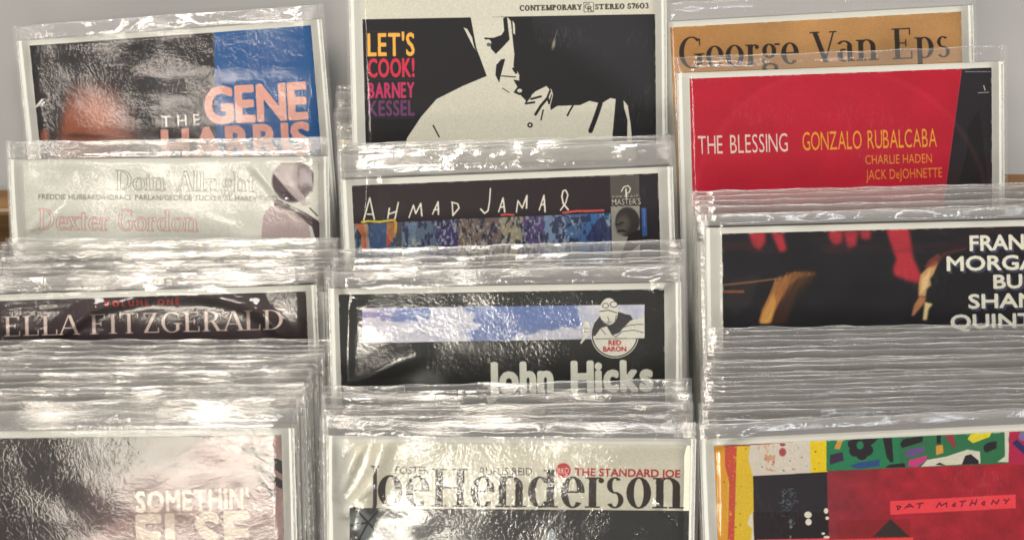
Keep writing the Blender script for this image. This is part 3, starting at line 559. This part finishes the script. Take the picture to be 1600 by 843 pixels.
def wood_material():
    m, nt, out = mat('stained_wood'); L = nt.links.new; p = nd(nt, 'BsdfPrincipled'); tc = nd(nt, 'TexCoord')
    mp = nd(nt, 'Mapping'); mp.inputs['Scale'].default_value = (3, 40, 40); L(tc.outputs['Object'], mp.inputs[0])
    n = nd(nt, 'TexNoise'); n.inputs['Scale'].default_value = 3; n.inputs['Detail'].default_value = 6; L(mp.outputs[0], n.inputs['Vector'])
    r = nd(nt, 'ValToRGB'); r.color_ramp.elements[0].color = (.09, .045, .018, 1); r.color_ramp.elements[1].color = (.22, .12, .045, 1); r.color_ramp.elements[0].position = .3; r.color_ramp.elements[1].position = .7
    L(n.outputs[0], r.inputs[0]); L(r.outputs[0], p.inputs['Base Color']); p.inputs['Roughness'].default_value = .45; L(p.outputs[0], out.inputs[0]); return m
M_WOOD = wood_material()
def grey_material(name, col, rough, sc):
    m, nt, out = mat(name); L = nt.links.new; p = nd(nt, 'BsdfPrincipled'); tc = nd(nt, 'TexCoord')
    n = nd(nt, 'TexNoise'); n.inputs['Scale'].default_value = sc; n.inputs['Detail'].default_value = 3; L(tc.outputs['Object'], n.inputs['Vector'])
    r = nd(nt, 'ValToRGB'); r.color_ramp.elements[0].color = tuple(c*.82 for c in col)+(1,); r.color_ramp.elements[1].color = tuple(c*1.15 for c in col)+(1,); r.color_ramp.elements[0].position = .3; r.color_ramp.elements[1].position = .7
    L(n.outputs[0], r.inputs[0]); L(r.outputs[0], p.inputs['Base Color']); p.inputs['Roughness'].default_value = rough; L(p.outputs[0], out.inputs[0]); return m
M_GREY = grey_material('grey_laminate', (.28, .272, .262), .42, 7)
M_BLACK = grey_material('dark_bin_floor', (.03, .027, .024), .7, 30)

# ---------------------------------------------------------------- mesh helpers (local millimetres -> metres)
def mesh(name, verts, faces, mats, midx=None, smooth=False, uv=None):
    me = bpy.data.meshes.new(name); me.from_pydata([(x/1000, y/1000, z/1000) for x, y, z in verts], [], faces)
    for m in mats: me.materials.append(m)
    if midx: me.polygons.foreach_set('material_index', midx)
    if smooth: me.polygons.foreach_set('use_smooth', [True]*len(me.polygons))
    if uv:
        l = me.uv_layers.new(name='UVMap'); 
        for lp in me.loops: l.data[lp.index].uv = uv(*verts[lp.vertex_index])
    me.update(); return me
def box_v(x0, y0, z0, x1, y1, z1, b=0):
    v = [(x0, y0, z0), (x1, y0, z0), (x1, y1, z0), (x0, y1, z0), (x0, y0, z1), (x1, y0, z1), (x1, y1, z1), (x0, y1, z1)]
    f = [(0, 1, 5, 4), (1, 2, 6, 5), (2, 3, 7, 6), (3, 0, 4, 7), (4, 5, 6, 7), (0, 3, 2, 1)]; return v, f
def slab(name, x0, z0, x1, z1, y0, y1, m_front, m_side, bow=0.0, nx=14, r=0.35, uv=None):
    """thin card with rounded rim, y0 = front; slightly bowed"""
    xs = np.linspace(x0, x1, nx+1); zs = [z0, z1-30, z1-12, z1]; V = []; F = []; MI = []
    def by(x, z): t = (x-(x0+x1)/2)/((x1-x0)/2); return bow*(t*t-.5)*((z-z0)/(z1-z0))
    k = len(xs)
    for z in zs:
        for x in xs: V.append((x, y0+by(x, z), z))
    for j in range(len(zs)-1):
        for i in range(k-1): F.append((j*k+i, j*k+i+1, (j+1)*k+i+1, (j+1)*k+i)); MI.append(0)
    o = len(V)
    for z in zs:
        for x in xs: V.append((x, y1+by(x, z), z))
    for j in range(len(zs)-1):
        for i in range(k-1): F.append((o+j*k+i, o+(j+1)*k+i, o+(j+1)*k+i+1, o+j*k+i+1)); MI.append(1)
    for j in range(len(zs)-1):
        F.append((j*k, (j+1)*k, o+(j+1)*k, o+j*k)); F.append((j*k+k-1, o+j*k+k-1, o+(j+1)*k+k-1, (j+1)*k+k-1)); MI += [1, 1]
    t = (len(zs)-1)*k
    for i in range(k-1): F.append((t+i, t+i+1, o+t+i+1, o+t+i)); F.append((i, o+i, o+i+1, i+1)); MI += [1, 1]
    return mesh(name, V, F, [m_front, m_side], MI, uv=uv)
def film_surface(seed, xl, xr, top, ctop, y_front, amp, creases=(), dx=1.3, ztop_rows=44, zspan=62, wav=1.0):
    """front film: pinned at its welded sides, pressed over the card, opening in a wavy lip at the top"""
    r = np.random.default_rng(seed)
    xs = np.linspace(xl, xr, int((xr-xl)/dx)+1)
    zs = np.concatenate([np.linspace(0, top-zspan, 6)[:-1], np.linspace(top-zspan, top, ztop_rows)])
    X, Z = np.meshgrid(xs, zs)
    side = sstep(0, 7, X-xl)*sstep(0, 7, xr-X)
    w = (fbm(X/34+seed, Z/24, seed, 2)-.5)*2.0*amp + (fbm(X/11+seed, Z/8, seed+5, 2)-.5)*.42*amp + (fbm(X/48, Z/9, seed+9, 2)-.5)*.5*amp
    lip = sstep(ctop-1.5, top, Z)
    step = .35*sstep(1.2, -1.2, Z-ctop)                                # film rides over the card's top edge
    wl = (fbm(X/13+seed*3, Z/30, seed+2, 3)-.5)*1.4*lip*sstep(0, 14, X-xl)*sstep(0, 14, xr-X) + (fbm(X/4, Z/4, seed+3, 2)-.5)*.35*lip
    wl = wl*wav
    curl = lip*lip*(.6+r.random()*.6)*(.6+.8*fbm(X/20, Z*0, seed+21, 2))
    Y = y_front*side - side*(w + .25*amp + step) - wl - curl*side*1.0 
    for (ax, az, bx, bz, wd, h) in creases:
        L2 = (bx-ax)**2+(bz-az)**2; t = np.clip(((X-ax)*(bx-ax)+(Z-az)*(bz-az))/L2, 0, 1); d = np.hypot(X-ax-t*(bx-ax), Z-az-t*(bz-az))
        Y -= h*np.exp(-(d/wd)**2)*side
    Y = np.minimum(Y, y_front*side*.98 + .0*Y + np.where(side > .5, 0, 9))
    Z = Z + lip*((fbm(X/16, X*0, seed+4, 3)-.5)*.9)*wav
    return X, Y, Z
def film_mesh(name, seed, xl, xr, top, ctop, amp, mats, creases=(), dx=1.3, rows=44, zspan=62, thick=1.9, y_front=-.25, flap=None, wav=1.0):
    X, Y, Z = film_surface(seed, xl, xr, top, ctop, y_front, amp, creases, dx, rows, zspan, wav)
    nz, nx = X.shape; V = list(zip(X.ravel(), Y.ravel(), Z.ravel())); F = []
    for j in range(nz-1):
        for i in range(nx-1): F.append((j*nx+i, j*nx+i+1, (j+1)*nx+i+1, (j+1)*nx+i))
    o = len(V); r = random.Random(seed); bz = [0, top*.5, top-14, top-7, top-2, top-.4]; bx = np.linspace(xl, xr, 24)   # back film
    for z in bz:
        for x in bx:
            e = max(0, (z-(top-14))/14); s_ = min(1, (x-xl)/6, (xr-x)/6); V.append((x, s_*(thick+e*math.sin(x*.11+seed)*.7), z + (.5*math.sin(x*.23+seed) if z > top-1 else 0)))
    k = len(bx)
    for j in range(len(bz)-1):
        for i in range(k-1): F.append((o+j*k+i, o+(j+1)*k+i, o+(j+1)*k+i+1, o+j*k+i+1))
    me = mesh(name, V, F, mats+([flap] if flap else []), [1 if (flap and q < (nz-1)*(nx-1) and V[f_[0]][2] > ctop-.3) else 0 for q, f_ in enumerate(F)], smooth=True)
    lipf = [(X[-1, i], Y[-1, i], Z[-1, i]) for i in range(nx)]; lipb = [V[o+(len(bz)-1)*k+i] for i in range(k)]
    return me, lipf, lipb
def lip_mesh(name, lines, rad, m):
    V = []; F = []
    for L in lines:
        o = len(V); n = 5
        for p in L:
            for q in range(n): V.append((p[0], p[1]+rad*math.cos(q*2*math.pi/n), p[2]+rad*math.sin(q*2*math.pi/n)))
        for i in range(len(L)-1):
            for q in range(n): F.append((o+i*n+q, o+i*n+(q+1) % n, o+(i+1)*n+(q+1) % n, o+(i+1)*n+q))
    return mesh(name, V, F, [m], smooth=True)
def seam_mesh(name, x0, x1, top, seed, m):
    """welded strip down one side, with a raised weld line and crimps near the opening"""
    V = []; F = []; zs = np.concatenate([np.linspace(0, top-60, 8)[:-1], np.linspace(top-60, top+.2, 50)]); prof = [0, .18, .32, .45, .62, .8, 1]; hy = [0, -.28, -.42, -.12, -.34, -.1, 0]; r = np.random.default_rng(seed); j = r.random((len(zs), len(prof)))
    for a, z in enumerate(zs):
        for b, (p, h) in enumerate(zip(prof, hy)): V.append((x0+(x1-x0)*p, h*(.7+.5*j[a, b]) - .05 - .5*math.exp(-(top-z)/4)*(j[a, 0]-.3), z))
    n = len(prof)
    for a in range(len(zs)-1):
        for b in range(n-1): F.append((a*n+b, a*n+b+1, (a+1)*n+b+1, (a+1)*n+b))
    return mesh(name, V, F, [m], smooth=True)

def link(name, me, parent=None, M=None, **props):
    o = bpy.data.objects.new(name, me); COL.objects.link(o)
    if parent: o.parent = parent
    if M is not None: o.matrix_world = M
    for k, v in props.items(): o[k] = v
    return o

# ---------------------------------------------------------------- stacks: where the packed sleeves' tops lie
# (px of the film's top left corner at start / end, px per mm at start / end, count)
def stack(p0, p1, s0, s1, n, seed, rho=(1.2, 1.2), jx=3.0, pw=1.0):
    r = random.Random(seed); L = []
    for i in range(n):
        t = (i+.5*(n == 1))/max(n-1, 1)
        x = p0[0]+(p1[0]-p0[0])*t+r.uniform(-jx, jx); y = p0[1]+(p1[1]-p0[1])*t+r.uniform(-4, 4)
        c = Card(x, y, s0+(s1-s0)*t, rho[0]+(rho[1]-rho[0])*t+r.uniform(-.45, .45), lm=0, top=0); L.append(c)
    return L
STACKS = {
 'behind_tenor':   (stack((12, 219), (11, 221), 3.80, 3.815, 2, 1, (.7, .7)), 'clear sleeve tucked behind the white cover with outlined letters'),
 'tenor_singer':   (stack((6, 368), (-18, 432), 3.965, 4.035, 9, 2, (.4, 1.2)), 'clear-topped sleeve packed between white cover and maroon cover'),
 'singer_else':    (stack((-30, 530), (-112, 632), 4.17, 4.385, 15, 3, (.3, 1.0)), 'clear-topped sleeve packed between maroon cover and bottom left dark cover'),
 'behind_cook':    (stack((527, 137), (522, 190), 3.70, 3.735, 6, 4, (1.5, 1.5)), 'low sleeve behind black and cream cover, left edge peeping out'),
 'cook_painted':   (stack((532, 222), (528, 236), 3.925, 3.95, 5, 5, (1.2, 1.6)), 'clear-topped sleeve packed between black-and-cream cover and hand-lettered mural cover'),
 'painted_clouds': (stack((524, 387), (513, 428), 4.14, 4.20, 7, 6, (1.6, 1.2)), 'clear-topped sleeve packed between hand-lettered mural cover and cloud-strip cover'),
 'clouds_newsred': (stack((506, 606), (501, 652), 4.36, 4.415, 9, 7, (1.1, .3)), 'clear-topped sleeve packed between cloud-strip cover and cream roman-title cover'),
 'crimson_night':  (stack((1078, 296), (1086, 338), 4.06, 4.115, 8, 8, (1.7, 1.5)), 'clear-topped sleeve packed between crimson cover and black stage-photo cover'),
 'night_collage':  (stack((1102, 512), (1092, 652), 4.225, 4.385, 19, 9, (1.0, 1.7)), 'clear-topped sleeve packed between black stage-photo cover and painted collage cover'),
}
FLOOR = min(c.O[2] for c in MAIN.values()) - .128*math.cos(LEAN)
for c in MAIN.values(): c.finish(FLOOR)

LABELS = {
 'trio': 'plastic-sleeved disc with black and blue cover and peach capitals, tilted up to the right',
 'tenor': 'plastic-sleeved disc with white cover, outlined lettering and a small dark portrait',
 'singer': 'plastic-sleeved disc with maroon-black cover and pale roman capitals, half hidden',
 'else': 'plastic-sleeved disc with shadowy dark cover, pinkish glare painted into its print, bottom left corner',
 'cook': 'plastic-sleeved disc with black and cream cut-out figure cover, top middle',
 'painted': 'plastic-sleeved disc with hand-painted white lettering over a blue mural strip',
 'clouds': 'plastic-sleeved disc with black cover, clouded sky strip and round badge',
 'newsred': 'plastic-sleeved disc with cream cover, large black roman title, red round logo',
 'ochre': 'plastic-sleeved disc with plain ochre cover behind the crimson one',
 'crimson': 'plastic-sleeved disc with crimson cover, white and yellow capitals',
 'night': 'plastic-sleeved disc with black stage-photo cover and red light streaks',
 'collage': 'plastic-sleeved disc with yellow, green and red collage cover, bottom right',
}
COVER = {k: v for k, v in {
 'trio': 'black and blue cover', 'tenor': 'white cover with outlined letters', 'singer': 'maroon cover with roman capitals', 'else': 'dark cover with block capitals',
 'cook': 'black and cream cover', 'painted': 'black cover with mural strip', 'clouds': 'black cover with cloud strip', 'newsred': 'cream cover with roman title',
 'ochre': 'ochre cover', 'crimson': 'crimson cover', 'night': 'black stage-photo cover', 'collage': 'painted collage cover'}.items()}
AMP = {'trio': .42, 'tenor': .5, 'singer': .5, 'else': .28, 'cook': .12, 'painted': .2, 'clouds': .32, 'newsred': .45, 'ochre': .15, 'crimson': .15, 'night': .12, 'collage': .12}
def crs(c, lst):
    R = []
    for (x0, y0, x1, y1, w, h) in lst:
        a0, b0 = c.px_to_mm(x0, y0); a1, b1 = c.px_to_mm(x1, y1); R.append((a0-60, c.hp-b0, a1-60, c.hp-b1, w, h))
    return R
CREASE = {
 'tenor': [(45, 360, 118, 275, .7, .45), (60, 358, 125, 283, .6, .35), (400, 262, 445, 315, 1.6, .6), (445, 315, 500, 345, 1.2, .5), (478, 232, 505, 258, 1.8, .6), (490, 262, 498, 320, .8, .3)],
 'trio': [(52, 168, 68, 155, .8, .4), (46, 80, 48, 150, .9, .4), (430, 20, 480, 30, 2.0, .5), (488, 100, 492, 150, .7, .4), (120, 52, 300, 42, 2.2, .4)],
 'singer': [(0, 480, 478, 462, .5, .2), (95, 520, 150, 478, 2.5, .9), (150, 478, 230, 456, 2.5, .9), (230, 456, 330, 458, 2.5, .9), (330, 458, 400, 478, 2.5, .9), (400, 478, 440, 520, 2.5, .8), (0, 514, 160, 522, .6, .35)],
 'else': [(440, 700, 446, 780, .8, .45), (446, 780, 442, 840, .8, .4)],
 'painted': [(545, 275, 600, 272, 2, .7), (575, 272, 570, 360, 1.4, .5)],
 'clouds': [(530, 442, 560, 465, 2, .8), (545, 470, 540, 600, 1.5, .6), (1030, 442, 1060, 432, 2, .9), (1048, 505, 1052, 530, 1, .7), (560, 590, 650, 550, 4, .5), (530, 440, 700, 440, 1.4, .35)],
 'newsred': [(530, 690, 525, 760, .9, .7), (560, 700, 525, 775, 1.2, .8), (600, 690, 560, 830, 2.5, .7), (540, 800, 580, 750, 1.2, .7), (1030, 785, 1062, 812, 1.2, .7), (1085, 690, 1070, 700, 1, .6), (560, 790, 545, 840, .9, .6)],
 'collage': [(1120, 690, 1170, 670, 1.6, .5), (1112, 790, 1125, 843, .8, .3)],
 'ochre': [(1180, 16, 1230, 12, 1.2, .5)], 'crimson': [(1090, 92, 1180, 96, 1.5, .3)],
}
for i, (k, c) in enumerate(MAIN.items()):
    hp = c.hp; xl = -60-c.lm; xr = xl+c.W; top = hp+c.top; ctop = hp+2.3
    root = link('sleeved_disc', None, M=c.M, label=LABELS[k], category='record sleeve', group='printed covers facing out of the bin')
    root.empty_display_size = .01
    ca = slab('backing_card', xl+.9, .8, xr-.9, ctop, -.25, .45, M_CARD, M_CARD_CREAM)
    link('backing_card', ca, root, Matrix.Identity(4)).matrix_local = Matrix.Identity(4)
    im = ART[k].image('print_of_'+COVER[k].replace(' ', '_').replace('-', '_')); H = ART[k].hmm
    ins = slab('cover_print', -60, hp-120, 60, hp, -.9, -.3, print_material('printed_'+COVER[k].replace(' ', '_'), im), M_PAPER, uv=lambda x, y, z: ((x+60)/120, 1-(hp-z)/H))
    o = link('cover_print', ins, root); o.matrix_local = Matrix.Identity(4); o['label'] = COVER[k]
    fm, lf, lb = film_mesh('plastic_sleeve', 100+i, xl+1.2, xr-1.2, top, ctop, AMP[k], [M_FILM_SMOOTH if k in ('cook', 'painted', 'crimson', 'night', 'collage', 'ochre') else M_FILM], crs(c, CREASE.get(k, [])), y_front=-1.05, thick=.9, flap=M_FLAP_CLEAR if k == 'crimson' else M_FLAP)
    f = link('plastic_sleeve', fm, root); f.matrix_local = Matrix.Identity(4)
    for sd, (a_, b_) in enumerate(((xl-.4, xl+2.4), (xr-2.4, xr+.4))):
        link('side_seam', seam_mesh('side_seam', a_, b_, top, 300+2*i+sd, M_SEAM), f).matrix_local = Matrix.Identity(4)
    link('top_lip', lip_mesh('top_lip', [lf, lb], .11, M_LIP), f).matrix_local = Matrix.Identity(4)

# ---------------------------------------------------------------- the packed sleeves behind and between
HT = 142.0
VAR = []
for v in range(7):
    fm, lf, lb = film_mesh('plastic_sleeve', 40+v, -64.8, 64.8, HT, HT-8.5, .30+.07*v, [M_FILM_STACK], dx=1.8, rows=14, zspan=20, y_front=-.45, thick=.6, wav=.55)
    VAR.append((fm, [seam_mesh('side_seam', -66.2, -63.6, HT, 60+v, M_SEAM), seam_mesh('side_seam', 63.6, 66.2, HT, 80+v, M_SEAM)], lip_mesh('top_lip', [lf, lb], .11, M_LIP)))
CARDS = [slab('backing_card', -65, .8, 65, HT-8.5, -.1, .4, m, m) for m in (M_CARD, M_CARD_CREAM, M_GREEN)]
INS = [slab('booklet', -60, HT-130.5, 60, HT-10.8, -.36, -.13, m, M_PAPER) for m in (M_PAPER, M_DARK, M_CARD_CREAM)]
rr = random.Random(11)
for key, (lst, lab) in STACKS.items():
    for ci, c in enumerate(lst):
        one = ('rearmost ' if ci == 0 else 'foremost ' if ci == len(lst)-1 else '')+lab; v0 = c.v; dz = min(0, c.u[2]*132)/1000
        h = (c.O[2]+dz-FLOOR)/v0[2]*1000                             # mm of film this one needs to stand on the floor
        M = Matrix(((c.u[0], -c.n[0], c.v[0], 0), (c.u[1], -c.n[1], c.v[1], 0), (c.u[2], -c.n[2], c.v[2], 0), (0, 0, 0, 1)))
        b = c.O + c.u*.066 - c.v*h/1000; M[0][3], M[1][3], M[2][3] = b
        root = link('sleeved_disc', None, M=M @ Matrix.Diagonal((1, 1, h/HT, 1)), label=one, category='record sleeve', group=lab.replace('sleeve ', 'sleeves ', 1))
        root.empty_display_size = .01
        fm, sm, lm = VAR[rr.randrange(7)]; rr_ = rr.random()
        link('backing_card', CARDS[0 if rr_ < .55 else 1 if rr_ < .8 else 2], root); link('booklet', INS[rr.choice((0, 0, 1, 2))], root)
        f = link('plastic_sleeve', fm, root)
        for s_ in sm: link('side_seam', s_, f)
        link('top_lip', lm, f)

# ---------------------------------------------------------------- bin and what is behind it
def board(name, x0, y0, z0, x1, y1, z1, m, parent=None, bev=2.0, **p):
    v, f = box_v(x0, y0, z0, x1, y1, z1); me = mesh(name, v, f, [m]); o = link(name, me, parent, **p)
    bm = o.modifiers.new('soft_edges', 'BEVEL'); bm.width = bev/1000; bm.segments = 2; return o
fz = FLOOR*1000
P = unproj(0, 318, 3300/922.); Q = unproj(1600, 250, 3300/975.)
yb = P[1]*1000; zt = P[2]*1000
bin_ = link('display_bin', None, label='brown wooden bin holding the three rows of sleeved discs', category='display bin'); bin_.location = (0, 0, 0)
front_y = min(c.base[1] for c in MAIN.values())*1000-30
board('base_board', -330, front_y, fz-16, 330, yb+1, fz-1.5, M_BLACK, bin_)
bb = board('back_board', -320, 0, fz-16, 330, 14, zt, M_WOOD, bin_); bb.location = (0, P[1]+.001, 0); bb.rotation_euler = (0, 0, math.radians(1.5)); 
board('side_board', -344, front_y, fz-16, -331, yb-6, zt-20, M_WOOD, bin_); board('side_board', 331, front_y, fz-16, 344, yb-6, zt-20, M_WOOD, bin_)
board('front_board', -344, front_y-14, fz-16, 344, front_y-.5, fz+55, M_WOOD, bin_)
w = board('counter', -1500, front_y-600, fz-46, 1500, yb+900, fz-17, M_GREY, kind='structure')
pn = slab('back_panel', -700, -10, 700, 420, 0, 6, M_GREY, M_GREY)
pb = link('back_panel', pn, bin_); va = Vector((0, math.sin(LEAN), math.cos(LEAN))); nb = Vector(NRM)
pb.matrix_local = Matrix(((1, -nb[0], va[0], 0), (0, -nb[1], va[1], P[1]+.012), (0, -nb[2], va[2], P[2]-.006), (0, 0, 0, 1)))
print('FLOOR', FLOOR, 'hp', {k: round(c.hp) for k, c in MAIN.items()}, 'yb', yb, 'zt', zt)
